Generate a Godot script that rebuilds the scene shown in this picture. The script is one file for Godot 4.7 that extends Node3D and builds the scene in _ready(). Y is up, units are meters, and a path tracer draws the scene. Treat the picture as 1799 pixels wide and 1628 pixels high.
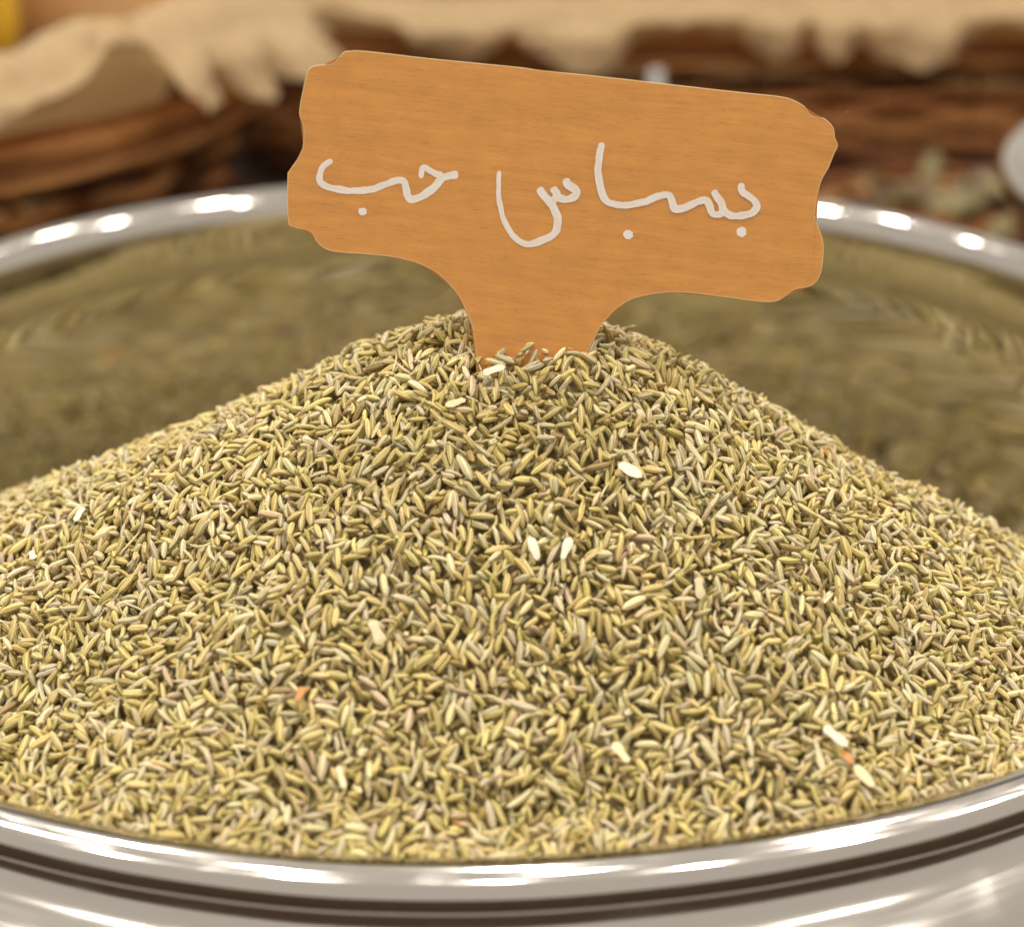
extends Node3D
# A close-up of a steel bowl heaped with fennel seeds, a wooden price sign stuck in the top, baskets behind.
# Metres, y up. The table top is y = 0, the bowl's rim is RIM above it, and the bowl stands at the origin.

const RIM := 0.16
const BOWL_R := 0.25
const CELL := 0.0006
const GRID := 812
const DEEP := 0.0078      # how far the packed inside lies below the loose surface

var rng := RandomNumberGenerator.new()
var used := {}
var made := {}
var height := PackedFloat32Array()
var hollows := FastNoiseLite.new()


# ---------------------------------------------------------------- helpers
func numbered(called: String) -> String:
	var n: int = used.get(called, 0)
	used[called] = n + 1
	return called if n == 0 else "%s_%03d" % [called, n]

func tag(o: Node, label: String, category := "", group := "", kind := "") -> Node:
	if label: o.set_meta("label", label)
	if category: o.set_meta("category", category)
	if group: o.set_meta("group", group)
	if kind: o.set_meta("kind", kind)
	return o

func thing(called: String, label: String, category: String, at := Vector3.ZERO, group := "") -> Node3D:
	var o := Node3D.new()
	o.name = numbered(called)
	o.position = at
	add_child(o)
	tag(o, label, category, group)
	return o

func part(called: String, mesh: Mesh, mat: Material, parent: Node = self) -> MeshInstance3D:
	var o := MeshInstance3D.new()
	o.name = numbered(called) if parent == self else called
	o.mesh = mesh
	if mat: o.material_override = mat
	parent.add_child(o, true)
	return o

func lin(r: float, g: float, b: float) -> Color:
	return Color(r, g, b).linear_to_srgb()

func mat(c: Color, rough := 0.6, metal := 0.0) -> StandardMaterial3D:
	var m := StandardMaterial3D.new()
	m.albedo_color = c
	m.roughness = rough
	m.metallic = metal
	return m

func grid_mesh(nu: int, nv: int, f: Callable, close_u := false, color = null) -> ArrayMesh:
	# a smooth sheet f(u, v), u and v from 0 to 1
	var p := PackedVector3Array()
	var uv := PackedVector2Array()
	var cols := PackedColorArray()
	for i in nu + 1:
		for j in nv + 1:
			var u := float(i) / nu
			var v := float(j) / nv
			p.append(f.call(u, v))
			uv.append(Vector2(u, v))
			if color != null: cols.append(color.call(u, v))
	var idx := PackedInt32Array()
	for i in nu:
		for j in nv:
			var a := i * (nv + 1) + j
			var b := a + nv + 1
			idx.append_array([a, a + 1, b, b, a + 1, b + 1])
	var nor := PackedVector3Array()
	nor.resize(p.size())
	for k in range(0, idx.size(), 3):
		var n := (p[idx[k + 2]] - p[idx[k]]).cross(p[idx[k + 1]] - p[idx[k]])
		for q in 3: nor[idx[k + q]] += n
	if close_u:
		for j in nv + 1:
			var s := nor[j] + nor[nu * (nv + 1) + j]
			nor[j] = s
			nor[nu * (nv + 1) + j] = s
	for k in nor.size(): nor[k] = nor[k].normalized() if nor[k].length_squared() > 0.0 else Vector3.UP
	var arr := []
	arr.resize(Mesh.ARRAY_MAX)
	arr[Mesh.ARRAY_VERTEX] = p
	arr[Mesh.ARRAY_NORMAL] = nor
	arr[Mesh.ARRAY_TEX_UV] = uv
	if cols.size(): arr[Mesh.ARRAY_COLOR] = cols
	arr[Mesh.ARRAY_INDEX] = idx
	var m := ArrayMesh.new()
	m.add_surface_from_arrays(Mesh.PRIMITIVE_TRIANGLES, arr)
	return m

func curve_at(knots: Array, t: float) -> float:
	# smooth value through [[t, value], ...]
	if t <= knots[0][0]: return knots[0][1]
	for k in knots.size() - 1:
		if t <= knots[k + 1][0]:
			return lerpf(knots[k][1], knots[k + 1][1], smoothstep(0.0, 1.0, (t - knots[k][0]) / (knots[k + 1][0] - knots[k][0])))
	return knots[-1][1]

func spline(points: Array, step: float, closed := false) -> PackedVector3Array:
	# Catmull-Rom through the points
	var out := PackedVector3Array()
	var n := points.size()
	for i in (n if closed else n - 1):
		var a: Vector3 = points[(i - 1 + n) % n] if closed or i > 0 else points[0] * 2.0 - points[1]
		var b: Vector3 = points[i]
		var c: Vector3 = points[(i + 1) % n]
		var d: Vector3 = points[(i + 2) % n] if closed or i < n - 2 else points[n - 1] * 2.0 - points[n - 2]
		var m := maxi(1, int(ceil(b.distance_to(c) / step)))
		for k in m: out.append(b.cubic_interpolate(c, a, d, float(k) / m))
	if not closed: out.append(points[n - 1])
	return out

func lathe(profile: PackedVector3Array, seg: int, dented := 1.0) -> ArrayMesh:
	return grid_mesh(seg, profile.size() - 1, func(u: float, v: float) -> Vector3:
		var q := profile[int(round(v * (profile.size() - 1)))]
		var a := -u * TAU
		var dent := 1.0 + dented * (0.0009 * sin(a * 5.0 + 1.0) + 0.0006 * sin(a * 13.0 + 2.0) + 0.00025 * sin(a * 37.0))
		return Vector3(q.x * dent * sin(a), q.y + 0.0004 * sin(a * 7.0), q.x * dent * cos(a)), true)


# ---------------------------------------------------------------- the heap's shape
func heap_y(x: float, z: float) -> float:
	var slope := [0.84, 0.936, 1.156, 0.888, 0.655, 0.92, 1.0, 1.19]   # right, front right, front, front left, left ...
	var dx := x - 0.0111
	var dz := z - 0.124
	var a := fposmod(atan2(dz, dx) / (PI / 4.0), 8.0)
	var i := int(a) % 8
	var t: float = a - floor(a)
	t = t * t * (3.0 - 2.0 * t)
	var s := lerpf(slope[i], slope[(i + 1) % 8], t)
	var r := sqrt(dx * dx + dz * dz + 0.0407 * 0.0407) - 0.0407
	var y := maxf(0.0677 - s * r / (1.0 + 2.087 * r), -0.125)
	# along the front the seeds are pushed up against the rim
	var low: float = lerpf(lerpf(-0.15, -0.085, smoothstep(-0.08, 0.06, z)), -0.0060, smoothstep(0.05, 0.19, z) * smoothstep(0.17, 0.235, sqrt(x * x + z * z)))
	y += 0.0024 * hollows.get_noise_2d(x * 26.0, z * 26.0) + 0.0012 * hollows.get_noise_2d(x * 70.0 + 9.0, z * 70.0)
	return RIM + 0.5 * (y + low + sqrt((y - low) * (y - low) + 0.00004))

func wall_at(x: float, z: float) -> float:
	# how far out the seeds reach: the lip in front, the neck beside it, the wide wall further down
	var y := heap_y(x, z) - RIM
	if y > -0.0085: return 0.2411
	return 0.2410 if y < -0.036 else 0.2369

func cell_at(x: float, z: float) -> int:
	return clampi(int((z + 0.2436) / CELL), 0, GRID - 1) * GRID + clampi(int((x + 0.2436) / CELL), 0, GRID - 1)


# ---------------------------------------------------------------- seeds
func seed_mesh(k: int, length: float, wide: float, bend: float, taper: float, stalk: bool) -> ArrayMesh:
	# a ridged, slightly curved mericarp along x; ridges paler than the furrows
	var r := RandomNumberGenerator.new()
	r.seed = 100 + k
	var twist := r.randf_range(-0.5, 0.5)
	var flat := r.randf_range(0.72, 0.95)
	var skew := r.randf_range(-0.12, 0.12)
	var rings := 9
	var shape := func(u: float, v: float) -> Vector3:
		var s := v * 2.0 - 1.0
		var w := pow(maxf(0.0, 1.0 - pow(absf(s - skew * (1.0 - s * s)), taper)), 0.62)
		if stalk and s > 0.8: w = maxf(w, 0.17)
		if v <= 0.0 or v >= 1.0: w = 0.02
		var a := u * TAU + twist * s
		var rr := w * wide * 0.5 * (1.0 + 0.15 * cos(5.0 * u * TAU))
		return Vector3(s * length * 0.5, rr * cos(a) * flat - bend * length * (s * s - 0.4), rr * sin(a))
	var tint := func(u: float, v: float) -> Color:
		var ridge := 0.5 + 0.5 * cos(5.0 * u * TAU)
		var e := lerpf(0.52, 1.28, ridge)
		var tip := smoothstep(0.84, 1.0, absf(v * 2.0 - 1.0))
		return Color(e, e, e * lerpf(0.86, 1.05, ridge)).lerp(Color(0.72, 0.62, 0.5), tip * 0.35)
	return grid_mesh(10, rings, shape, true, tint)

func settle(x: float, z: float, az: float, half: float, wide: float) -> Array:
	# let a seed come down on what lies there: [centre height, slope along it]
	var c := cos(az)
	var s := sin(az)
	var run := half
	for turn in 2:
		var h0 := height[cell_at(x - c * run, z - s * run)]
		var h1 := height[cell_at(x + c * run, z + s * run)]
		run = half / sqrt(1.0 + pow(clampf((h1 - h0) / (2.0 * run), -1.3, 1.3), 2.0))
	var hs := []
	var left := -1.0
	var right := -1.0
	var sl := 0.0
	var sr := 0.0
	for k in range(-3, 4):
		var q := k / 3.3 * run
		var h := maxf(height[cell_at(x + c * q - s * wide * 0.2, z + s * q + c * wide * 0.2)], height[cell_at(x + c * q + s * wide * 0.2, z + s * q - c * wide * 0.2)])
		h += wide * 0.32 * (absf(k / 3.3))   # the pointed ends sit higher
		hs.append(h)
		if k < 0 and h > left:
			left = h
			sl = q
		if k > 0 and h > right:
			right = h
			sr = q
	var b := clampf((right - left) / (sr - sl), -1.7, 1.7)
	var y := -1.0
	for k in 7: y = maxf(y, hs[k] - b * ((k - 3) / 3.3 * run))
	return [y, b, run]

func stamp(x: float, z: float, az: float, y: float, b: float, run: float, wide: float, thick: float) -> void:
	var c := cos(az)
	var s := sin(az)
	var ex := absf(c) * run + absf(s) * wide * 0.5
	var ez := absf(s) * run + absf(c) * wide * 0.5
	for iz in range(int((z - ez + 0.2436) / CELL), int((z + ez + 0.2436) / CELL) + 1):
		for ix in range(int((x - ex + 0.2436) / CELL), int((x + ex + 0.2436) / CELL) + 1):
			if ix < 0 or iz < 0 or ix >= GRID or iz >= GRID: continue
			var dx := ix * CELL - 0.2436 - x
			var dz := iz * CELL - 0.2436 - z
			var al := (dx * c + dz * s) / run
			var ac := (dz * c - dx * s) / (wide * 0.5)
			var d := al * al + ac * ac
			if d < 1.0:
				var top := y + b * al * run + thick * (0.5 + 0.5 * sqrt(1.0 - d))
				var at := iz * GRID + ix
				if top > height[at]: height[at] = top

func seed_frame(az: float, b: float, roll: float) -> Basis:
	var along := Vector3(cos(az), b, sin(az)).normalized()
	var side := along.cross(Vector3.UP).normalized()
	var up := side.cross(along).normalized()
	return Basis(along, up, side) * Basis(Vector3.RIGHT, roll)

func make_heap() -> void:
	var base := tag(thing("fennel_seed_heap", "large cone of olive green fennel seeds heaped in the steel bowl", "seed heap"), "", "", "", "stuff") as Node3D
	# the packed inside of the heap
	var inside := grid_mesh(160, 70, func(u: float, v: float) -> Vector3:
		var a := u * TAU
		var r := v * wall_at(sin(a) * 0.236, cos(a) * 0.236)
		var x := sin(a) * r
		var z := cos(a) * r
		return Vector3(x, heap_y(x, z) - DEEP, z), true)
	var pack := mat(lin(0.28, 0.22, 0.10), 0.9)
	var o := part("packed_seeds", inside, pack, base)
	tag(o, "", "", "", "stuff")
	height.resize(GRID * GRID)
	for iz in GRID:
		for ix in GRID:
			height[iz * GRID + ix] = heap_y(ix * CELL - 0.2436, iz * CELL - 0.2436) - DEEP
	# how long, how wide, how bent, how blunt
	var kinds := [[0.0052, 0.00145, 0.02, 2.4, false], [0.0060, 0.00145, 0.045, 2.7, false], [0.0046, 0.00155, 0.03, 2.3, false], [0.0066, 0.00135, 0.07, 2.8, true], [0.0056, 0.0012, 0.15, 2.8, false], [0.0038, 0.0014, 0.0, 2.6, false], [0.0062, 0.00180, 0.03, 2.3, false], [0.0062, 0.0010, 0.20, 3.0, true], [0.0050, 0.0011, 0.07, 2.6, true], [0.0095, 0.00055, 0.06, 4.0, false], [0.0030, 0.0017, 0.05, 3.5, false]]
	var often := [0, 0, 0, 0, 1, 1, 1, 2, 2, 2, 3, 3, 3, 4, 4, 5, 5, 6, 6, 7, 8, 8, 8]
	var meshes := []
	for k in kinds.size():
		var q = kinds[k]
		meshes.append(seed_mesh(k, q[0], q[1], q[2], q[3], q[4]))
	# straw, olive, pale, grey-buff, pinkish, brown, orange
	var tones := [lin(0.73, 0.58, 0.245), lin(0.62, 0.49, 0.185), lin(0.80, 0.68, 0.40), lin(0.66, 0.56, 0.355), lin(0.67, 0.51, 0.31), lin(0.42, 0.30, 0.12), lin(0.62, 0.27, 0.06)]
	var tone_names := ["straw coloured", "olive green", "pale buff", "greyish buff", "pinkish tan", "brown", "orange brown"]
	var tone_share := [0, 0, 0, 0, 0, 0, 1, 1, 1, 1, 1, 1, 2, 2, 2, 2, 3, 3, 3, 4, 5]
	var seeds := []
	var eye := Vector3(0.0085, RIM + 0.216, 0.5338)
	var total := 260000
	for n in total + 26000:
		var x := 0.0
		var z := 0.0
		var best := 1e9
		var late := n >= total     # a last scatter against the near wall of the bowl
		for attempt in 3:
			var a := rng.randf() * TAU
			var r := sqrt(rng.randf()) * 0.2405
			if late:
				a = rng.randf_range(-1.1, 1.1)
				r = rng.randf_range(0.2290, 0.2405)
			var tx := sin(a) * r
			var tz := cos(a) * r
			var over := height[cell_at(tx, tz)] - heap_y(tx, tz) + rng.randf() * 0.0012
			# the steeper the slope, the more seeds lie on a piece of the plan
			if over < best:
				best = over
				x = tx
				z = tz
		if best > 1e8: continue
		var kind: int = often[rng.randi() % often.size()]
		if rng.randf() < 0.022: kind = 9 + int(rng.randf() < 0.35)     # bits of stem and chaff
		var q = kinds[kind]
		var size := rng.randf_range(0.72, 1.12)
		var az := rng.randf() * TAU
		if late and rng.randf() < 0.8: az = -atan2(x, z) + rng.randfn(0.0, 0.6)
		var roll := rng.randf() * TAU
		var half: float = q[0] * size * 0.5
		var wide: float = q[1] * size
		var rest := settle(x, z, az, half, wide)
		if rest[0] > heap_y(x, z) - 0.0006: continue
		var reach: Vector2 = Vector2(cos(az), sin(az)) * rest[2]
		var end := maxf((Vector2(x, z) + reach).length(), (Vector2(x, z) - reach).length())
		if end > wall_at(x, z):
			var back: float = (wall_at(x, z) - 0.0001) / end
			x *= back
			z *= back
			rest = settle(x, z, az, half, wide)
			if rest[0] > heap_y(x, z) + 0.0008: continue
		var thick := wide * 0.86
		stamp(x, z, az, rest[0] - 0.12 * thick, rest[1], rest[2], wide, thick)
		var tone: int = tone_share[rng.randi() % tone_share.size()]
		if kind >= 9: tone = 2
		if rng.randf() < 0.0009: tone = 6
		seeds.append([Vector3(x, rest[0] + 0.38 * thick, z), az, rest[1], roll, size, kind, tone, half, false])
	# the 300 that show largest lie along the front rim: seeds of their own
	var order := []
	for i in seeds.size():
		var s = seeds[i]
		var p: Vector3 = s[0]
		if p.z < 0.12 or absf(p.x) > 0.17 or s[5] == 5 or s[5] >= 9: continue
		if p.y + 0.0004 < height[cell_at(p.x, p.z)]: continue
		order.append([s[7] * (0.6 + 0.4 * absf(cos(s[1]))) / p.distance_to(eye), i])
	order.sort_custom(func(a, b): return a[0] > b[0])
	var coats := {}
	for n in mini(300, order.size()):
		var s = seeds[order[n][1]]
		s[8] = true
		if not coats.has(s[6]):
			var coat := mat(tones[s[6]], 0.5)
			coat.vertex_color_use_as_albedo = true
			coats[s[6]] = coat
		var one := MeshInstance3D.new()
		one.name = numbered("fennel_seed")
		one.mesh = meshes[s[5]]
		one.material_override = coats[s[6]]
		one.transform = Transform3D(seed_frame(s[1], s[2], s[3]).scaled(Vector3.ONE * s[4]), s[0])
		add_child(one)
		tag(one, "%s ridged fennel seed lying loose on the front slope above the near rim" % tone_names[s[6]], "fennel seed", "loose fennel seeds on the front slope of the heap")
	# all the others, by shape
	var coat := mat(Color.WHITE, 0.5)
	coat.vertex_color_use_as_albedo = true
	for k in kinds.size():
		var mine := seeds.filter(func(s): return s[5] == k and not s[8])
		var mm := MultiMesh.new()
		mm.transform_format = MultiMesh.TRANSFORM_3D
		mm.use_colors = true
		mm.mesh = meshes[k]
		mm.instance_count = mine.size()
		for i in mine.size():
			var s = mine[i]
			mm.set_instance_transform(i, Transform3D(seed_frame(s[1], s[2], s[3]).scaled(Vector3.ONE * s[4]), s[0]))
			var c: Color = tones[s[6]].srgb_to_linear() * rng.randf_range(0.82, 1.16)
			c.g *= rng.randf_range(0.95, 1.05)
			c.b *= rng.randf_range(0.86, 1.08)
			mm.set_instance_color(i, c)
		var inst := MultiMeshInstance3D.new()
		inst.name = "seeds"
		inst.multimesh = mm
		inst.material_override = coat
		base.add_child(inst, true)
		tag(inst, "", "", "", "stuff")
	print("seeds ", seeds.size(), " singles ", mini(300, order.size()))

func chip(length: float, wide: float, thick: float, bend: float, k: int) -> ArrayMesh:
	# a flake of husk: flat, cupped, with an uneven outline
	var r := RandomNumberGenerator.new()
	r.seed = 500 + k
	var p1 := r.randf() * TAU
	return grid_mesh(12, 8, func(u: float, v: float) -> Vector3:
		var s := v * 2.0 - 1.0
		var w := pow(maxf(0.0, 1.0 - pow(absf(s), 5.0)), 0.35) * (1.0 + 0.16 * sin(s * 4.0 + p1) + 0.22 * s * sin(p1 * 3.0))
		var a := u * TAU
		return Vector3(s * length * 0.5, sin(a) * thick * 0.5 * maxf(w, 0.1) + bend * length * s * s + 0.1 * wide * cos(a) * cos(a), cos(a) * wide * 0.5 * w), true)

func make_flakes() -> void:
	var white := mat(lin(0.70, 0.62, 0.46), 0.65)
	var cream := mat(lin(0.66, 0.56, 0.33), 0.65)
	var amber := mat(lin(0.46, 0.20, 0.055), 0.6)
	# x, z, turn, length, width, colour, label
	var list := [
		[0.0046, 0.1463, -0.35, 0.0058, 0.0019, white, "small white husk flake just below the foot of the sign"],
		[0.0346, 0.1685, 0.55, 0.0064, 0.0026, white, "broad white husk flake in the middle of the right slope"],
		[0.0131, 0.1828, 1.15, 0.0058, 0.0020, white, "left one of two white husk flakes close together at mid heap"],
		[0.0201, 0.1826, -1.1, 0.0056, 0.0019, white, "right one of two white husk flakes close together at mid heap"],
		[-0.1052, 0.1502, 1.2, 0.0056, 0.0017, white, "thin white husk flake far out on the left slope"],
		[-0.0204, 0.199, 0.9, 0.0058, 0.0024, cream, "plump cream seed kernel left of centre on the lower front slope"],
		[0.0749, 0.2146, 0.55, 0.0064, 0.0022, white, "long white kernel beside an orange bit near the right front rim"],
		[0.0801, 0.2209, 0.8, 0.0062, 0.0021, cream, "cream kernel below the orange bit near the right front rim"],
		[0.071, 0.2189, 1.25, 0.0068, 0.0013, cream, "thin cream stalk piece left of the orange bit near the right rim"],
		[0.0772, 0.2178, 1.1, 0.0038, 0.0017, amber, "orange bit of skin between two pale kernels near the right rim"],
		[0.0303, 0.2185, 0.9, 0.0056, 0.0020, cream, "cream flake right of centre above the front rim"],
		[-0.0042, 0.1533, -0.6, 0.0056, 0.0019, cream, "pale flake below and left of the white flake under the sign"],
		[0.0485, 0.1892, 1.4, 0.0050, 0.0019, cream, "squarish cream flake on the right of the middle slope"],
		[0.1043, 0.2048, 0.05, 0.0070, 0.0010, cream, "straight pale stalk lying level near the right edge of the heap"],
		[0.0499, 0.157, 0.45, 0.0075, 0.0013, cream, "slender pale stalk high on the right slope"],
		[-0.095, 0.1425, -1.3, 0.0052, 0.0015, white, "small pale flake high on the far left slope"],
		[-0.0268, 0.2231, 1.2, 0.0055, 0.0014, cream, "pale stalk bit low on the front slope left of centre"],
		[-0.1075, 0.208, -0.6, 0.0050, 0.0020, amber, "orange brown skin fragment beside the left front rim"],
		[-0.036, 0.2085, -1.2, 0.0042, 0.0016, amber, "orange brown seed fragment on the front slope left of centre"],
	]
	var k := 0
	for f in list:
		k += 1
		var rest := settle(f[0], f[1], f[2], f[3] * 0.5, f[4])
		var o := part("husk_flake", chip(f[3], f[4], 0.0007, rng.randf_range(-0.06, 0.06), k), f[5])
		var along := Vector3(cos(f[2]), rest[1], sin(f[2])).normalized()
		var side := along.cross(Vector3(0, 0.85, rng.randf_range(0.35, 0.7))).normalized()
		o.transform = Transform3D(Basis(along, side.cross(along).normalized(), side), Vector3(f[0], rest[0] + 0.0011, f[1]))
		tag(o, f[6], "husk flake", "pale and orange bits among the seeds")
	# one forked stem
	var t := thing("forked_stem", "thin pale forked stem lying on the right of the middle slope", "stem", Vector3(0.0403, height[cell_at(0.0403, 0.1859)] + 0.0008, 0.1859))
	for b in [[Vector3(-0.006, -0.002, 0.003), Vector3(0, 0.0006, 0), 0.00045], [Vector3.ZERO, Vector3(0.0045, 0.0030, -0.0030), 0.0004], [Vector3.ZERO, Vector3(0.0052, 0.0012, -0.0008), 0.0005]]:
		part("stalk", tube(spline([b[0], b[0].lerp(b[1], 0.5) + Vector3(0, 0.0004, 0), b[1]], 0.001), func(_t: float) -> Vector2: return Vector2(b[2], b[2]), 6), cream, t)

func tube(path: PackedVector3Array, radius: Callable, sides: int, closed := false, up := Vector3.UP) -> ArrayMesh:
	# radius(t) gives (across, along up)
	var n := path.size()
	var m := n if closed else n - 1
	return grid_mesh(m, sides, func(u: float, v: float) -> Vector3:
		var i := int(round(u * m)) % n
		var a := path[(i - 1 + n) % n] if closed else path[maxi(i - 1, 0)]
		var b := path[(i + 1) % n] if closed else path[mini(i + 1, n - 1)]
		var d := (b - a).normalized()
		var side := d.cross(up).normalized()
		var w := side.cross(d).normalized()
		var r: Vector2 = radius.call(u)
		return path[i] - side * cos(v * TAU) * r.x + w * sin(v * TAU) * r.y, closed)


# ---------------------------------------------------------------- sign
func board_outline() -> PackedVector2Array:
	var mm := [[-39.8, 68], [-43.1, 66.8], [-44.8, 65.2], [-49.2, 64.7], [-50.5, 63.3], [-51.5, 59.9], [-52.6, 54.6], [-51.9, 52], [-51.9, 48.3], [-52.7, 45.3], [-55.3, 41.7], [-55.8, 40.1], [-56.1, 30.9], [-55.2, 29.2], [-51.1, 28], [-49.7, 25.6], [-47.4, 23.8], [-43.5, 23.1], [-36.9, 22.6], [-30.1, 21.6], [-25.3, 19.9], [-21.6, 17.6], [-17.7, 13.2], [-15.7, 9.2], [-14.4, 5.3], [-13.8, 0.9], [-12.5, -14], [-6, -30], [-1, -34], [4, -30], [10.5, -14],
		[11.9, -1.4], [13.2, 1.6], [14.4, 4.2], [16.3, 7.1], [19.2, 10], [23.1, 12.1], [28.4, 13.1], [34.1, 13.3], [43.8, 12.1], [52.6, 10.9], [55.9, 11.1], [58.1, 12.5], [59.8, 13.7], [63.5, 14.5], [65.2, 16.3], [65.9, 19.2], [66, 24], [65.1, 27], [63.8, 30.3], [64, 33.6], [65, 38.4], [66.5, 41.2], [67.8, 44.7], [68.5, 46.4], [67.7, 48], [67.4, 50.1], [65.3, 52.2], [62.3, 52.9], [60.8, 54.8], [58, 56.4], [54.6, 57.2], [43.9, 58.4], [29.7, 60.1], [15.6, 61.8], [1.6, 63.3], [-3.9, 64.1], [-23, 66.1]]
	var pts := []
	for q in mm: pts.append(Vector3(q[0], q[1], 0.0) * 0.001)
	var out := PackedVector2Array()
	for q in spline(pts, 0.0012, true): out.append(Vector2(q.x, q.y))
	return out

func wood_texture() -> ImageTexture:
	var w := 1024
	var h := 512
	var im := Image.create(w, h, false, Image.FORMAT_RGB8)
	var fine := FastNoiseLite.new()
	fine.seed = 3
	fine.frequency = 1.0
	fine.fractal_octaves = 2
	var wide := FastNoiseLite.new()
	wide.seed = 8
	wide.frequency = 1.0
	var pore := FastNoiseLite.new()
	pore.seed = 21
	pore.frequency = 1.0
	for y in h:
		for x in w:
			var warp := wide.get_noise_2d(x * 0.004, y * 0.008) * 5.0
			var g := fine.get_noise_2d(x * 0.012, (y + warp) * 0.33)
			var b := wide.get_noise_2d(x * 0.003 + 40.0, (y + warp) * 0.045)
			var p := smoothstep(0.30, 0.62, pore.get_noise_2d(x * 0.022, (y + warp) * 0.6))
			var v := 1.0 + 0.045 * g + 0.05 * b - 0.09 * p + 0.035 * wide.get_noise_2d(x * 0.02, y * 0.02)
			im.set_pixel(x, y, Color(0.762 * v, 0.528 * v * (1.0 - 0.03 * p), 0.262 * v * (1.0 - 0.08 * p)))
	return ImageTexture.create_from_image(im)

func make_sign() -> void:
	var t := thing("price_sign", "orange brown wooden sign with scalloped corners and white Arabic handwriting stuck in the heap", "sign", Vector3(0.0141, RIM + 0.0647, 0.1385))
	t.rotation.x = -deg_to_rad(10.0)
	var line := board_outline()
	var tris := Geometry2D.triangulate_polygon(line)
	var turn := Vector2.from_angle(deg_to_rad(6.8))
	var lay := func(p: Vector2) -> Vector2: return Vector2(p.x * turn.x - p.y * turn.y, -(p.x * turn.y + p.y * turn.x)) / 0.16 * Vector2(1.0, 2.0) + Vector2(0.5, 0.8)
	var inset := Geometry2D.offset_polygon(line, -0.0003)
	var face := SurfaceTool.new()
	face.begin(Mesh.PRIMITIVE_TRIANGLES)
	face.set_smooth_group(-1)
	for k in tris.size():
		var p := line[tris[k]]
		face.set_uv(lay.call(p))
		face.add_vertex(Vector3(p.x, p.y, 0.0))
	for k in range(tris.size() - 1, -1, -1):
		var p := line[tris[k]]
		face.set_uv(lay.call(p))
		face.add_vertex(Vector3(p.x, p.y, -0.003))
	face.generate_normals()
	var m := face.commit()
	var edge := SurfaceTool.new()
	edge.begin(Mesh.PRIMITIVE_TRIANGLES)
	edge.set_smooth_group(-1)
	var n := line.size()
	for k in n:
		var a := line[k]
		var b := line[(k + 1) % n]
		for q in [Vector3(a.x, a.y, 0), Vector3(b.x, b.y, -0.003), Vector3(b.x, b.y, 0), Vector3(a.x, a.y, 0), Vector3(a.x, a.y, -0.003), Vector3(b.x, b.y, -0.003)]: edge.add_vertex(q)
	edge.generate_normals()
	edge.commit(m)
	var wood := mat(Color.WHITE, 0.42)
	wood.albedo_texture = wood_texture()
	wood.metallic_specular = 0.5
	m.surface_set_material(0, wood)
	m.surface_set_material(1, mat(lin(0.62, 0.42, 0.20), 0.7))
	var board := part("board", m, null, t)
	# a thin raised lip of pale core catches the light along the cut edge
	var lip := []
	for q in line: lip.append(Vector3(q.x, q.y, -0.0001))
	part("cut_edge", tube(PackedVector3Array(lip), func(_t: float) -> Vector2: return Vector2(0.00014, 0.00014), 6, true, Vector3.BACK), mat(lin(0.60, 0.40, 0.19), 0.7), t)
	var ink := mat(lin(0.72, 0.66, 0.61), 0.7)
	ink.metallic_specular = 0.2
	var strokes := [
		["word_seed", [[-17.2, 40.6], [-19.2, 40.4], [-21.1, 39.5], [-22.9, 37.5], [-25.3, 35.9], [-27.8, 35], [-28.8, 35.8], [-29.1, 37.8], [-29.6, 39.2], [-31.3, 39.3], [-33.9, 38.4], [-36.6, 37.5], [-39.4, 37.1], [-42.4, 37.1], [-45, 37.6], [-47.4, 38.2], [-48.6, 39.4], [-48.5, 41.2], [-47.6, 42.7], [-45.6, 44]], 1.75, 1.35],
		["word_seed", [[-25.8, 39.8], [-25.1, 42.1], [-23.4, 41.3], [-20.8, 40.2]], 1.2, 1.5],
		["word_fennel", [[-7.9, 41.3], [-8.1, 38.9], [-8.1, 36], [-7.6, 32.7], [-6.8, 29.8], [-5.1, 26.8], [-2.6, 24.8], [-0.4, 24.7], [2.2, 25.7], [4.6, 27.1], [5.3, 29.1], [5.1, 31.1], [4.1, 33.3], [2.6, 35.2], [1, 37.4]], 0.9, 1.9],
		["word_fennel", [[4.1, 34.1], [5, 35.2], [7.2, 34.7], [9, 35.3], [9.6, 36.4], [8.6, 37.5], [7.5, 38.2], [7.2, 39.5]], 1.6, 1.8],
		["word_fennel", [[5.5, 35], [4.8, 36.4], [4.1, 37.5]], 1.6, 1.6],
		["word_fennel", [[15.4, 47.4], [14.7, 44.7], [14.5, 40.7], [15.1, 36.9], [16.3, 34.4], [18.2, 33.5], [21.3, 33.4], [25.1, 34], [27.9, 35.2], [30.3, 35.6], [31.2, 34.4], [31.7, 32.6], [32.7, 32.3], [35.1, 33], [37.4, 34.1], [39, 34.2], [39.8, 32.9], [40.5, 31.3], [42, 31], [42.9, 31.7], [42.4, 33.6], [40.6, 36.5]], 1.5, 1.6],
		["word_fennel", [[42.7, 32.4], [44.6, 30.8], [47, 30.7], [49.6, 31.4], [50.6, 32.7], [50, 34], [48.1, 35.5], [46.9, 36.6], [47.1, 38.1]], 1.6, 1.6],
	]
	ink.vertex_color_use_as_albedo = true
	var drag := FastNoiseLite.new()
	drag.seed = 4
	drag.frequency = 1.0
	var lift := 0.0
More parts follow.
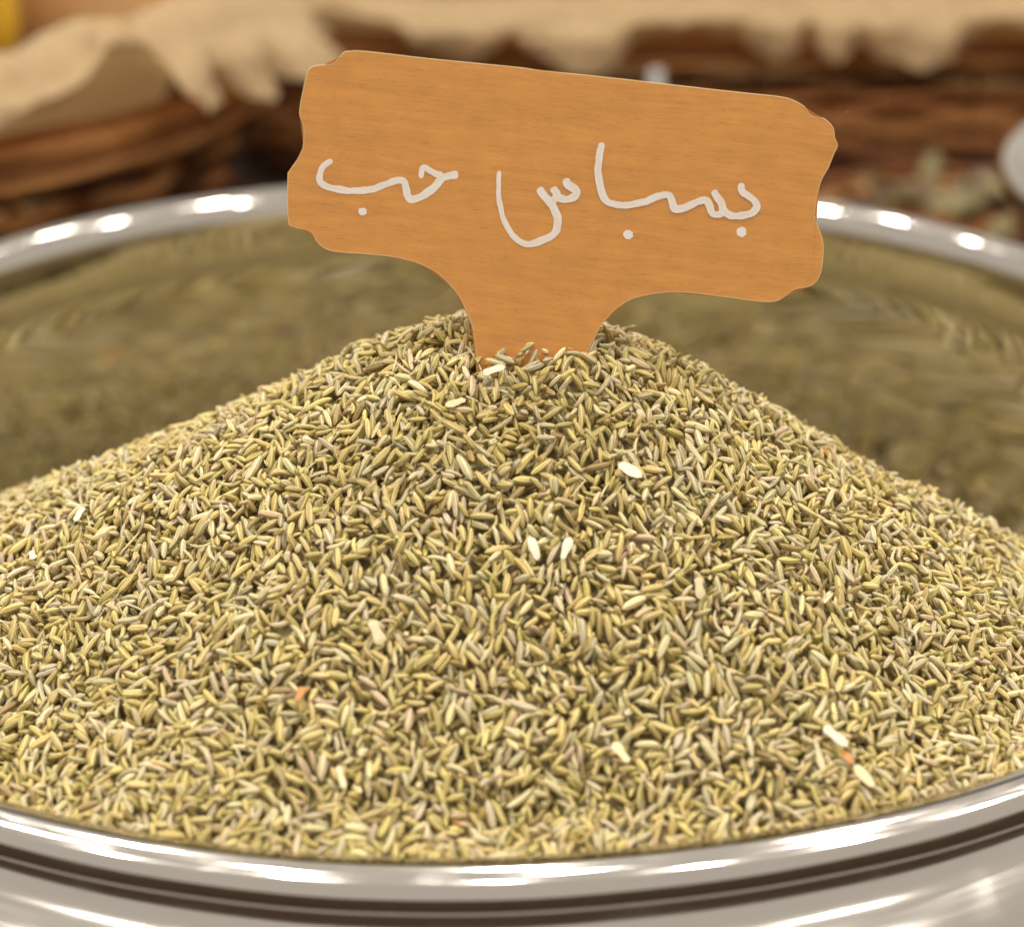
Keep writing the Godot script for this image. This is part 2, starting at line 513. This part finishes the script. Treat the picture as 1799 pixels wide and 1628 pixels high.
	for s in strokes:
		lift += 0.00002
		var pts := []
		for q in s[1]: pts.append(Vector3(q[0] * 0.001, q[1] * 0.001, 0.00006 + lift))
		var w0: float = s[2] * 0.00052
		var w1: float = s[3] * 0.00052
		var path := spline(pts, 0.0004)
		var last := path.size() - 1
		part("pen_stroke", grid_mesh(last, 4, func(u: float, v: float) -> Vector3:
			var i := int(round(u * last))
			var d := (path[mini(i + 1, last)] - path[maxi(i - 1, 0)]).normalized()
			var side := Vector3(-d.y, d.x, 0.0)
			var e := minf(1.0, (minf(i, last - i) + 0.25) / 2.0)
			var w := lerpf(w0, w1, u) * sqrt(1.0 - (1.0 - e) * (1.0 - e)) * (1.0 + 0.34 * drag.get_noise_2d(i * 0.09, w0 * 9e4 + (7.0 if v < 0.5 else 0.0)))
			return path[i] + side * (v * 2.0 - 1.0) * w,
			false, func(u: float, v: float) -> Color:
				var dry := clampf(0.5 + 1.1 * drag.get_noise_2d(u * last * 0.05 + w1 * 5e4, v * 1.5) - 0.35 * absf(v * 2.0 - 1.0), 0.0, 1.0)
				return Color(1, 1, 1).lerp(Color(0.90, 0.78, 0.60), dry * 0.5)), ink, t)
	for d in [[-39.1, 32.4, 0.95], [21.4, 26.6, 1.15], [47.3, 27, 1.2]]:
		var o := part("letter_dot", grid_mesh(24, 3, func(u: float, v: float) -> Vector3:
			var a := -u * TAU
			var r: float = v * d[2] * 0.001 * (1.0 + 0.22 * drag.get_noise_2d(cos(a) * 1.3 + d[0], sin(a) * 1.3))
			return Vector3(cos(a) * r, sin(a) * r * 0.95, 0.0), true), ink, t)
		o.position = Vector3(d[0] * 0.001, d[1] * 0.001, 0.0001)


# ---------------------------------------------------------------- bowls
func steel(rough: float, dir := 0.0) -> StandardMaterial3D:
	var m := mat(lin(0.64, 0.60, 0.55), rough, 1.0)
	# handling: smudges that dull the shine, and fine rings left by the polishing
	m.roughness = 1.0
	m.roughness_texture = smudges(rough)
	m.uv1_scale = Vector3(9, 2, 1)
	if dir:
		m.anisotropy_enabled = true
		m.anisotropy = dir
	return m

func smudges(rough: float) -> ImageTexture:
	if made.has(rough): return made[rough]
	var n := FastNoiseLite.new()
	n.seed = 31
	n.frequency = 1.0
	n.fractal_octaves = 3
	var im := Image.create(256, 256, false, Image.FORMAT_RGB8)
	for y in 256:
		for x in 256:
			var a := x / 256.0 * TAU
			var soft := n.get_noise_3d(cos(a) * 1.2, sin(a) * 1.2, y * 0.02)
			var fine := n.get_noise_3d(cos(a) * 0.7 + 7.0, sin(a) * 0.7, y * 0.45)
			var v := rough * (1.0 + 0.5 * maxf(0.0, soft) + 0.35 * fine) + 0.05 * smoothstep(0.25, 0.5, soft)
			im.set_pixel(x, y, Color(v, v, v))
	made[rough] = ImageTexture.create_from_image(im)
	return made[rough]

func make_bowl(label: String, at: Vector3, radius: float) -> Node3D:
	var t := thing("steel_bowl", label, "bowl", at)
	# rolled bead
	var bead := []
	for i in 25:
		var a := TAU * i / 24.0
		var thick := 0.0052 if radius == BOWL_R else 0.0105
		bead.append(Vector3(0.2517 - thick + thick * sin(a) - (BOWL_R - radius), thick * (cos(a) - 1.0), 0))
	part("rolled_rim", lathe(PackedVector3Array(bead), 360), steel(0.11), t).position.y = RIM
	var inside := [[0.2455, 0.0001], [0.2425, -0.0008], [0.2400, -0.0035], [0.2385, -0.0080], [0.2378, -0.0130], [0.2375, -0.0190], [0.2375, -0.0235], [0.2388, -0.0280], [0.2412, -0.0325], [0.2417, -0.0380], [0.2417, -0.060], [0.2417, -0.085], [0.2415, -0.110], [0.234, -0.131], [0.21, -0.145], [0.14, -0.150], [0.07, -0.152], [0.0005, -0.152]]
	var outside := [[0.2455, -0.0095], [0.2425, -0.0122], [0.2410, -0.0155], [0.2410, -0.0195], [0.2432, -0.0232], [0.2490, -0.0275], [0.2535, -0.0330], [0.2550, -0.041], [0.2545, -0.062], [0.2525, -0.088], [0.247, -0.114], [0.230, -0.136], [0.20, -0.150], [0.16, -0.1555], [0.12, -0.157], [0.0005, -0.1575]]
	if radius < BOWL_R:      # the small one has a plain wall without a neck
		outside = [[0.2455, -0.0095], [0.2440, -0.013], [0.2425, -0.030], [0.2385, -0.060], [0.230, -0.095], [0.215, -0.128], [0.19, -0.148], [0.16, -0.1555], [0.12, -0.157], [0.0005, -0.1575]]
	var wall := mat(lin(0.52, 0.495, 0.46), 0.025, 1.0)
	for side in 3:
		var pts := []
		for q in [inside.slice(4), outside, inside.slice(0, 5)][side]: pts.append(Vector3(maxf(q[0] - (BOWL_R - radius) * minf(1.0, q[0] / 0.15), 0.0005), q[1], 0))
		var prof := spline(pts, 0.0025)
		if side == 1: prof.reverse()
		part(["inner_wall", "outer_wall", "inner_lip"][side], lathe(prof, 300, 0.2 if side == 0 else 1.0), [wall, steel(0.17, 0.3), steel(0.075)][side], t).position.y = RIM
	return t


# ---------------------------------------------------------------- baskets
func ring_point(outline: PackedVector2Array, s: float) -> Vector2:
	var n := outline.size()
	var q := fposmod(s, 1.0) * n
	var i := int(q) % n
	return outline[i].lerp(outline[(i + 1) % n], q - floor(q))

func outline_of(a: float, b: float, power: float) -> PackedVector2Array:
	# a rounded plan, its points equally far apart; begins at the front and runs to the right
	var raw := PackedVector2Array()
	for i in 721:
		var t := TAU * i / 720.0
		var s := sin(t)
		var c := cos(t)
		raw.append(Vector2(a * signf(s) * pow(absf(s), 2.0 / power), b * signf(c) * pow(absf(c), 2.0 / power)))
	var length := 0.0
	for i in 720: length += raw[i].distance_to(raw[i + 1])
	var out := PackedVector2Array()
	var step := length / 480.0
	var gone := 0.0
	var i := 0
	for k in 480:
		while i < 719 and gone + raw[i].distance_to(raw[i + 1]) < k * step:
			gone += raw[i].distance_to(raw[i + 1])
			i += 1
		out.append(raw[i].lerp(raw[i + 1], (k * step - gone) / maxf(raw[i].distance_to(raw[i + 1]), 1e-6)))
	return out

func make_basket(label: String, at: Vector3, a: float, b: float, power: float, tall: float, foot: float, stakes: int, pitch: float, browns: Array) -> Node3D:
	var t := thing("wicker_basket", label, "basket", at)
	var plan := outline_of(a, b, power)
	var scale_at := func(y: float) -> float: return lerpf(foot, 1.0, pow(y / tall, 0.8))
	var rows := int((tall - 0.02) / pitch)
	for r in rows:
		var y := 0.006 + (r + 0.5) * pitch
		var path := []
		var wob := rng.randf() * TAU
		for k in stakes * 6:
			var s := float(k) / (stakes * 6)
			var p: Vector2 = ring_point(plan, s) * scale_at.call(y)
			var d := (ring_point(plan, s + 0.002) - ring_point(plan, s - 0.002)).normalized()
			var off := 0.0062 * cos(PI * (k / 6.0 + r)) + 0.0006 * sin(s * 90.0 + wob)
			path.append(Vector3(p.x + d.y * -off, y + 0.0016 * sin(s * 31.0 + wob), p.y + d.x * off))
		part("weaver", tube(PackedVector3Array(path), func(u: float) -> Vector2:
			return Vector2(0.0036, pitch * (0.42 + 0.05 * sin(u * 47.0 + wob))), 8, true), browns[rng.randi() % browns.size()], t)
	for k in stakes:
		var s := float(k) / stakes
		var pts := []
		for j in 5:
			var y := tall * j / 4.0
			var p: Vector2 = ring_point(plan, s) * scale_at.call(y)
			pts.append(Vector3(p.x, y, p.y))
		part("stake", tube(spline(pts, 0.02), func(_u: float) -> Vector2: return Vector2(0.0036, 0.0036), 6, false, Vector3(0.3, 0.1, 1.0)), browns[rng.randi() % browns.size()], t)
	# the bound rim: strands laid side by side outside, inside and on top
	var lay := [[0.024, -0.016], [0.028, -0.0085], [0.026, -0.001], [-0.014, -0.010], [0.006, 0.004]]
	for q in lay.size():
		var rim := []
		for k in 240:
			var p: Vector2 = ring_point(plan, k / 240.0) * (1.0 + lay[q][0])
			rim.append(Vector3(p.x, tall + lay[q][1] + 0.0008 * sin(k * 0.4 + q * 2.0), p.y))
		part("rim_band", tube(PackedVector3Array(rim), func(u: float) -> Vector2: return Vector2(0.0045, 0.0040 * (1.0 + 0.12 * sin(u * 90.0 + q))), 8, true), browns[[3, 1, 3, 0, 1][q]], t)
	var bottom := grid_mesh(96, 2, func(u: float, v: float) -> Vector3:
		var p := ring_point(plan, u) * foot * v
		return Vector3(p.x, 0.006, p.y), true)
	part("base", bottom, browns[0], t)
	return t

func make_cloth(label: String, at: Vector3, plan: PackedVector2Array, rim: float, crest: Callable, hem: Callable, flare: Callable, cloth: Material) -> void:
	# a lining that comes up inside, folds over the rim and hangs outside with a wavy hem; given by the share s of the way round
	var wob := FastNoiseLite.new()
	wob.seed = 5
	wob.frequency = 1.0
	var sheet := grid_mesh(960, 40, func(u: float, v: float) -> Vector3:
		var p := ring_point(plan, u)
		var d := (ring_point(plan, u + 0.003) - ring_point(plan, u - 0.003)).normalized()
		var out := Vector2(-d.y, d.x) * -1.0
		if out.dot(p) < 0.0: out = -out
		var top: float = crest.call(u)
		var low: float = hem.call(u)
		var wide: float = flare.call(u)
		var mean := rim + 0.012
		var q := Vector2(sin(u * TAU), cos(u * TAU)) * 3.0
		var n1 := wob.get_noise_3d(q.x * 2.0, q.y * 2.0, v * 2.0)
		var n2 := wob.get_noise_3d(q.x * 6.0 + 9.0, q.y * 6.0, v * 3.0)
		var y := 0.0
		var r := 0.0
		if v < 0.45:
			var k := v / 0.45
			r = lerpf(-0.075, -0.020, k) - 0.01 * sin(k * PI)
			y = lerpf(rim - 0.055, top - 0.006, smoothstep(0.0, 1.0, k))
		else:
			var k := (v - 0.45) / 0.55
			var bulge := sin(minf(1.0, k * 1.25) * PI * 0.5)
			r = lerpf(-0.020, lerpf(0.036, wide, pow(k, 3.0)), bulge) + 0.004 * k
			y = lerpf(top - 0.006, mean, k * k) + (low - mean) * pow(k, 2.8) + 0.010 * sin(minf(k * 2.2, 1.0) * PI)
		r += 0.007 * n1 * smoothstep(0.1, 0.6, v) + 0.003 * n2
		y += 0.008 * n1 * (1.0 - absf(v * 2.0 - 1.0)) + 0.003 * n2
		return Vector3(p.x + out.x * r, y, p.y + out.y * r), true)
	var o := part("cloth_liner", sheet, cloth)
	o.position = at
	tag(o, label, "cloth", "beige cloth liners in the baskets")

func rounded_box(size: Vector3, puff: float) -> ArrayMesh:
	return grid_mesh(28, 18, func(u: float, v: float) -> Vector3:
		var a := u * TAU
		var e := (v - 0.5) * PI
		var d := Vector3(cos(e) * sin(a), sin(e), cos(e) * cos(a))
		var m := pow(pow(absf(d.x), puff) + pow(absf(d.y), puff) + pow(absf(d.z), puff), 1.0 / puff)
		return Vector3(d.x * size.x, d.y * size.y, d.z * size.z) * 0.5 / m, true)

func leaf_mesh(length: float, wide: float, curl: float, k: int) -> ArrayMesh:
	return grid_mesh(14, 8, func(u: float, v: float) -> Vector3:
		var s := u * 2.0 - 1.0
		var w := wide * 0.5 * pow(maxf(0.0, 1.0 - s * s), 0.75) * (1.0 - 0.25 * s)
		var c := v * 2.0 - 1.0
		return Vector3(s * length * 0.5, curl * length * (s * s * 0.5 + c * c * 0.35) + 0.0015 * sin(s * 9.0 + k) * c, c * w))


# ---------------------------------------------------------------- the scene
func _ready() -> void:
	rng.seed = 20240611
	hollows.seed = 12
	hollows.frequency = 1.0
	# camera
	var lens := CameraAttributesPhysical.new()
	lens.frustum_focal_length = 47.2
	lens.exposure_aperture = 47.2 / 8.0
	lens.frustum_focus_distance = 0.42
	lens.frustum_near = 0.02
	lens.frustum_far = 60.0
	var cam := Camera3D.new()
	cam.name = "camera"
	add_child(cam)
	cam.attributes = lens
	cam.fov = rad_to_deg(2.0 * atan(814.0 / 3200.0))
	cam.near = 0.02
	cam.far = 60.0
	cam.position = Vector3(0.0085, RIM + 0.216, 0.5338)
	cam.basis = Basis(Vector3.RIGHT, deg_to_rad(-24.5)) * Basis(Vector3.BACK, deg_to_rad(-0.5))
	cam.current = true
	# the room's soft light
	var env := Environment.new()
	env.background_mode = Environment.BG_COLOR
	env.background_color = lin(0.66, 0.605, 0.535)
	env.background_energy_multiplier = 1.0
	env.tonemap_mode = Environment.TONE_MAPPER_LINEAR
	env.tonemap_exposure = 1.0
	env.sdfgi_enabled = true
	env.ssao_enabled = true
	env.ssil_enabled = true
	var world := WorldEnvironment.new()
	world.name = "environment"
	world.environment = env
	add_child(world)
	# ceiling lamps above the counter
	var glow := mat(Color.WHITE, 0.5)
	glow.emission_enabled = true
	glow.emission = lin(1.0, 0.945, 0.865)
	glow.emission_energy_multiplier = 5.0
	var tin := mat(lin(0.5, 0.5, 0.5), 0.4)
	var n := 0
	for row in 3:
		for col in 5:
			var at := Vector3(-1.7 + col * 0.85 + (0.2 if row == 1 else 0.0), 2.45, -0.95 + row * 1.15)
			var side: String = ["far left", "left", "middle", "right", "far right"][col]
			var depth: String = ["behind the bowl", "above the bowl", "in front of the bowl"][row]
			var t := thing("ceiling_lamp", "round warm white downlight overhead, %s one of the row %s" % [side, depth], "ceiling lamp", at, "round downlights above the counter")
			var ring := TorusMesh.new()
			ring.inner_radius = 0.07
			ring.outer_radius = 0.085
			part("lamp_ring", ring, tin, t)
			var disc := CylinderMesh.new()
			disc.top_radius = 0.069
			disc.bottom_radius = 0.069
			disc.height = 0.01
			part("lamp_disc", disc, glow, t)
			var l := OmniLight3D.new()
			l.name = "lamp_light"
			l.light_color = lin(1.0, 0.945, 0.865)
			l.light_energy = 0.78
			l.light_size = 0.06
			l.omni_range = 12.0
			l.omni_attenuation = 2.0
			l.shadow_enabled = true
			l.position = Vector3(0, -0.08, 0)
			t.add_child(l)
			n += 1
	# table
	var top := BoxMesh.new()
	top.size = Vector3(4.0, 0.04, 3.6)
	var table := part("table_top", top, mat(lin(0.035, 0.022, 0.014), 0.75))
	table.material_override.metallic_specular = 0.2
	table.position = Vector3(0, -0.02, -0.9)
	tag(table, "dark brown table top under the bowls and the baskets", "table")
	# the main bowl and what is in it
	make_bowl("large round steel bowl with a rolled rim holding the fennel heap", Vector3.ZERO, BOWL_R)
	make_heap()
	make_sign()
	make_flakes()
	# baskets
	var browns := [mat(lin(0.15, 0.053, 0.016), 0.6), mat(lin(0.23, 0.088, 0.027), 0.6), mat(lin(0.065, 0.022, 0.008), 0.6), mat(lin(0.40, 0.18, 0.060), 0.6)]
	for m in browns: m.metallic_specular = 0.25
	make_basket("round dark brown wicker basket behind the bowl on the left", Vector3(-0.40, 0, -0.54), 0.26, 0.26, 2.0, 0.148, 0.74, 36, 0.0098, browns)
	make_basket("long dark brown wicker basket standing across the back on the right", Vector3(0.24, 0, -0.98), 0.47, 0.21, 5.0, 0.112, 0.93, 46, 0.0102, browns)
	var cloth := mat(lin(0.39, 0.275, 0.145), 0.9)
	cloth.backlight_enabled = true
	cloth.backlight = lin(0.40, 0.26, 0.12)
	cloth.rim_enabled = true
	cloth.rim = 0.3
	var weave := NoiseTexture2D.new()
	var wn := FastNoiseLite.new()
	wn.frequency = 0.12
	weave.noise = wn
	weave.width = 256
	weave.height = 256
	weave.seamless = true
	weave.as_normal_map = true
	cloth.normal_enabled = true
	cloth.normal_texture = weave
	cloth.normal_scale = 0.25
	cloth.uv1_scale = Vector3(60, 20, 1)
	var round_plan := outline_of(0.26, 0.26, 2.0)
	# hem of the left liner, by degrees round from the front towards the right
	var hems := [[0, 0.165], [16, 0.185], [32, 0.168], [37, 0.171], [41, 0.174], [45, 0.174], [46.5, 0.187], [48.3, 0.206], [51.5, 0.207], [53, 0.188], [54.5, 0.168], [56.5, 0.160], [58.5, 0.160], [60.3, 0.166], [61.5, 0.169], [62.5, 0.165], [64, 0.157], [66.5, 0.155], [68, 0.161], [69.5, 0.165], [71, 0.160], [73.5, 0.153], [80, 0.150], [90, 0.140], [100, 0.15], [112, 0.14], [125, 0.178], [150, 0.145], [180, 0.175], [210, 0.15], [240, 0.178], [270, 0.15], [300, 0.178], [330, 0.15], [360, 0.165]]
	var flares := [[0, 0.045], [16, 0.02], [32, 0.045], [37, 0.034], [41, 0.026], [45, 0.016], [50.5, 0.010], [53, 0.030], [55.5, 0.050], [58.5, 0.045], [61.5, 0.024], [64, 0.042], [66.5, 0.047], [69.5, 0.028], [72, 0.055], [77, 0.066], [83, 0.03], [90, 0.055], [100, 0.02], [112, 0.05], [125, 0.02], [150, 0.05], [180, 0.02], [210, 0.05], [240, 0.02], [270, 0.05], [300, 0.02], [330, 0.05], [360, 0.045]]
	var crests := [[0, 0.194], [30, 0.194], [42, 0.194], [49, 0.206], [54, 0.194], [60, 0.200], [70, 0.202], [78, 0.200], [86, 0.186], [95, 0.166], [115, 0.162], [140, 0.19], [200, 0.195], [360, 0.194]]
	make_cloth("beige cloth liner with a deep scalloped hem in the round left basket", Vector3(-0.40, 0, -0.54), round_plan, 0.148,
		func(u: float) -> float: return curve_at(crests, u * 360.0),
		func(u: float) -> float: return curve_at(hems, u * 360.0),
		func(u: float) -> float: return curve_at(flares, u * 360.0), cloth)
	var long_plan := outline_of(0.47, 0.21, 5.0)
	# its hem: metres to the right of the middle of the front, height of the hem
	var lobes := [[-0.44, 0.125], [-0.41, 0.147], [-0.350, 0.146], [-0.318, 0.130], [-0.29, 0.111], [-0.255, 0.1085], [-0.242, 0.113], [-0.230, 0.119], [-0.215, 0.112], [-0.18, 0.097], [-0.165, 0.099], [-0.14, 0.119], [-0.105, 0.123], [-0.075, 0.120], [-0.06, 0.111], [-0.045, 0.1065], [-0.030, 0.111], [-0.024, 0.124], [-0.016, 0.109], [-0.004, 0.104], [0.012, 0.115], [0.030, 0.107], [0.055, 0.099], [0.073, 0.104], [0.084, 0.116], [0.10, 0.119], [0.14, 0.117], [0.165, 0.098], [0.19, 0.100], [0.22, 0.12], [0.27, 0.10], [0.32, 0.12], [0.38, 0.10], [0.44, 0.12]]
	var girth := 0.0
	for k in 480: girth += long_plan[k].distance_to(long_plan[(k + 1) % 480])
	var hem_at := func(u: float) -> float:
		var along := (u if u < 0.5 else u - 1.0) * girth
		return curve_at(lobes, along) if absf(along) < 0.44 else 0.12 + 0.012 * sin(along * 60.0)
	make_cloth("beige cloth liner hanging in wide folds over the long back basket", Vector3(0.24, 0, -0.98), long_plan, 0.112,
		func(u: float) -> float: return 0.143 + 0.005 * sin(u * 40.0),
		func(u: float) -> float: return hem_at.call(u),
		func(u: float) -> float: return 0.032 + 0.9 * (0.110 - hem_at.call(u)), cloth)
	# in the baskets
	var y := part("yellow_packet", rounded_box(Vector3(0.12, 0.11, 0.07), 4.0), mat(lin(0.70, 0.42, 0.03), 0.45))
	y.position = Vector3(-0.345, 0.19, -0.56)
	y.rotation_degrees = Vector3(8, 20, 4)
	tag(y, "yellow packet sticking out of the round basket on the left", "packet")
	var b := part("paper_packet", rounded_box(Vector3(0.11, 0.10, 0.08), 3.5), mat(lin(0.55, 0.33, 0.14), 0.7))
	b.position = Vector3(-0.245, 0.165, -0.63)
	b.rotation_degrees = Vector3(4, -25, -6)
	tag(b, "tan paper packet in the round basket right of the yellow packet", "packet")
	# white tag
	var paper := part("paper_tag", rounded_box(Vector3(0.009, 0.022, 0.002), 6.0), mat(lin(0.75, 0.73, 0.70), 0.5))
	paper.position = Vector3(0.1105, 0.0905, -0.722)
	tag(paper, "tiny white tag on the back basket, its tip above the sign", "tag")
	# second bowl, right
	make_bowl("smaller steel bowl cut by the right edge behind the fennel bowl", Vector3(0.394, 0, -0.25), 0.163)
	var spice := part("ground_spice", grid_mesh(90, 24, func(u: float, v: float) -> Vector3:
		var r := v * 0.1495
		return Vector3(r * sin(u * TAU), RIM - 0.006 + 0.045 * pow(1.0 - v * v, 1.3) + 0.0012 * sin(u * 61.0 + v * 17.0) * v, r * cos(u * TAU)), true), mat(lin(0.52, 0.40, 0.26), 0.95))
	spice.position = Vector3(0.394, 0, -0.25)
	tag(spice, "pale beige ground spice heaped in the smaller steel bowl at the right", "spice")
	# tray of leaves
	var tray := thing("wicker_tray", "shallow wicker tray of dried leaves between bowl rim and back basket", "tray", Vector3(0.30, 0, -0.58))
	for k in 4:
		var ring := []
		for j in 120:
			var a := TAU * j / 120.0
			var r := 0.112 + k * 0.003 + 0.002 * cos(a * 24.0 + PI * k)
			ring.append(Vector3(r * sin(a), 0.006 + k * 0.009, r * cos(a)))
		part("weaver", tube(PackedVector3Array(ring), func(_u: float) -> Vector2: return Vector2(0.003, 0.0045), 6, true), browns[(k + 1) % 4], tray)
	part("base", grid_mesh(60, 4, func(u: float, v: float) -> Vector3: return Vector3(sin(u * TAU) * v * 0.112, 0.004 + 0.02 * (1.0 - v * v), cos(u * TAU) * v * 0.112), true), browns[1], tray)
	var greens := [mat(lin(0.13, 0.10, 0.035), 0.6), mat(lin(0.19, 0.15, 0.055), 0.6), mat(lin(0.10, 0.06, 0.024), 0.6)]
	for k in 46:
		var a := rng.randf() * TAU
		var r := sqrt(rng.randf()) * 0.10
		var o := part("dried_leaf", leaf_mesh(rng.randf_range(0.035, 0.055), rng.randf_range(0.016, 0.024), rng.randf_range(-0.25, 0.3), k), greens[k % 3])
		o.position = Vector3(0.30 + r * sin(a), 0.030 + 0.022 * (1.0 - r / 0.10) + rng.randf() * 0.012, -0.58 + r * cos(a))
		o.rotation = Vector3(rng.randf_range(-0.5, 0.5), rng.randf() * TAU, rng.randf_range(-0.4, 0.4))
		tag(o, "curled %s dried leaf lying in the shallow wicker tray" % ["dark olive", "pale olive", "brown"][k % 3], "leaf", "dried leaves in the tray")
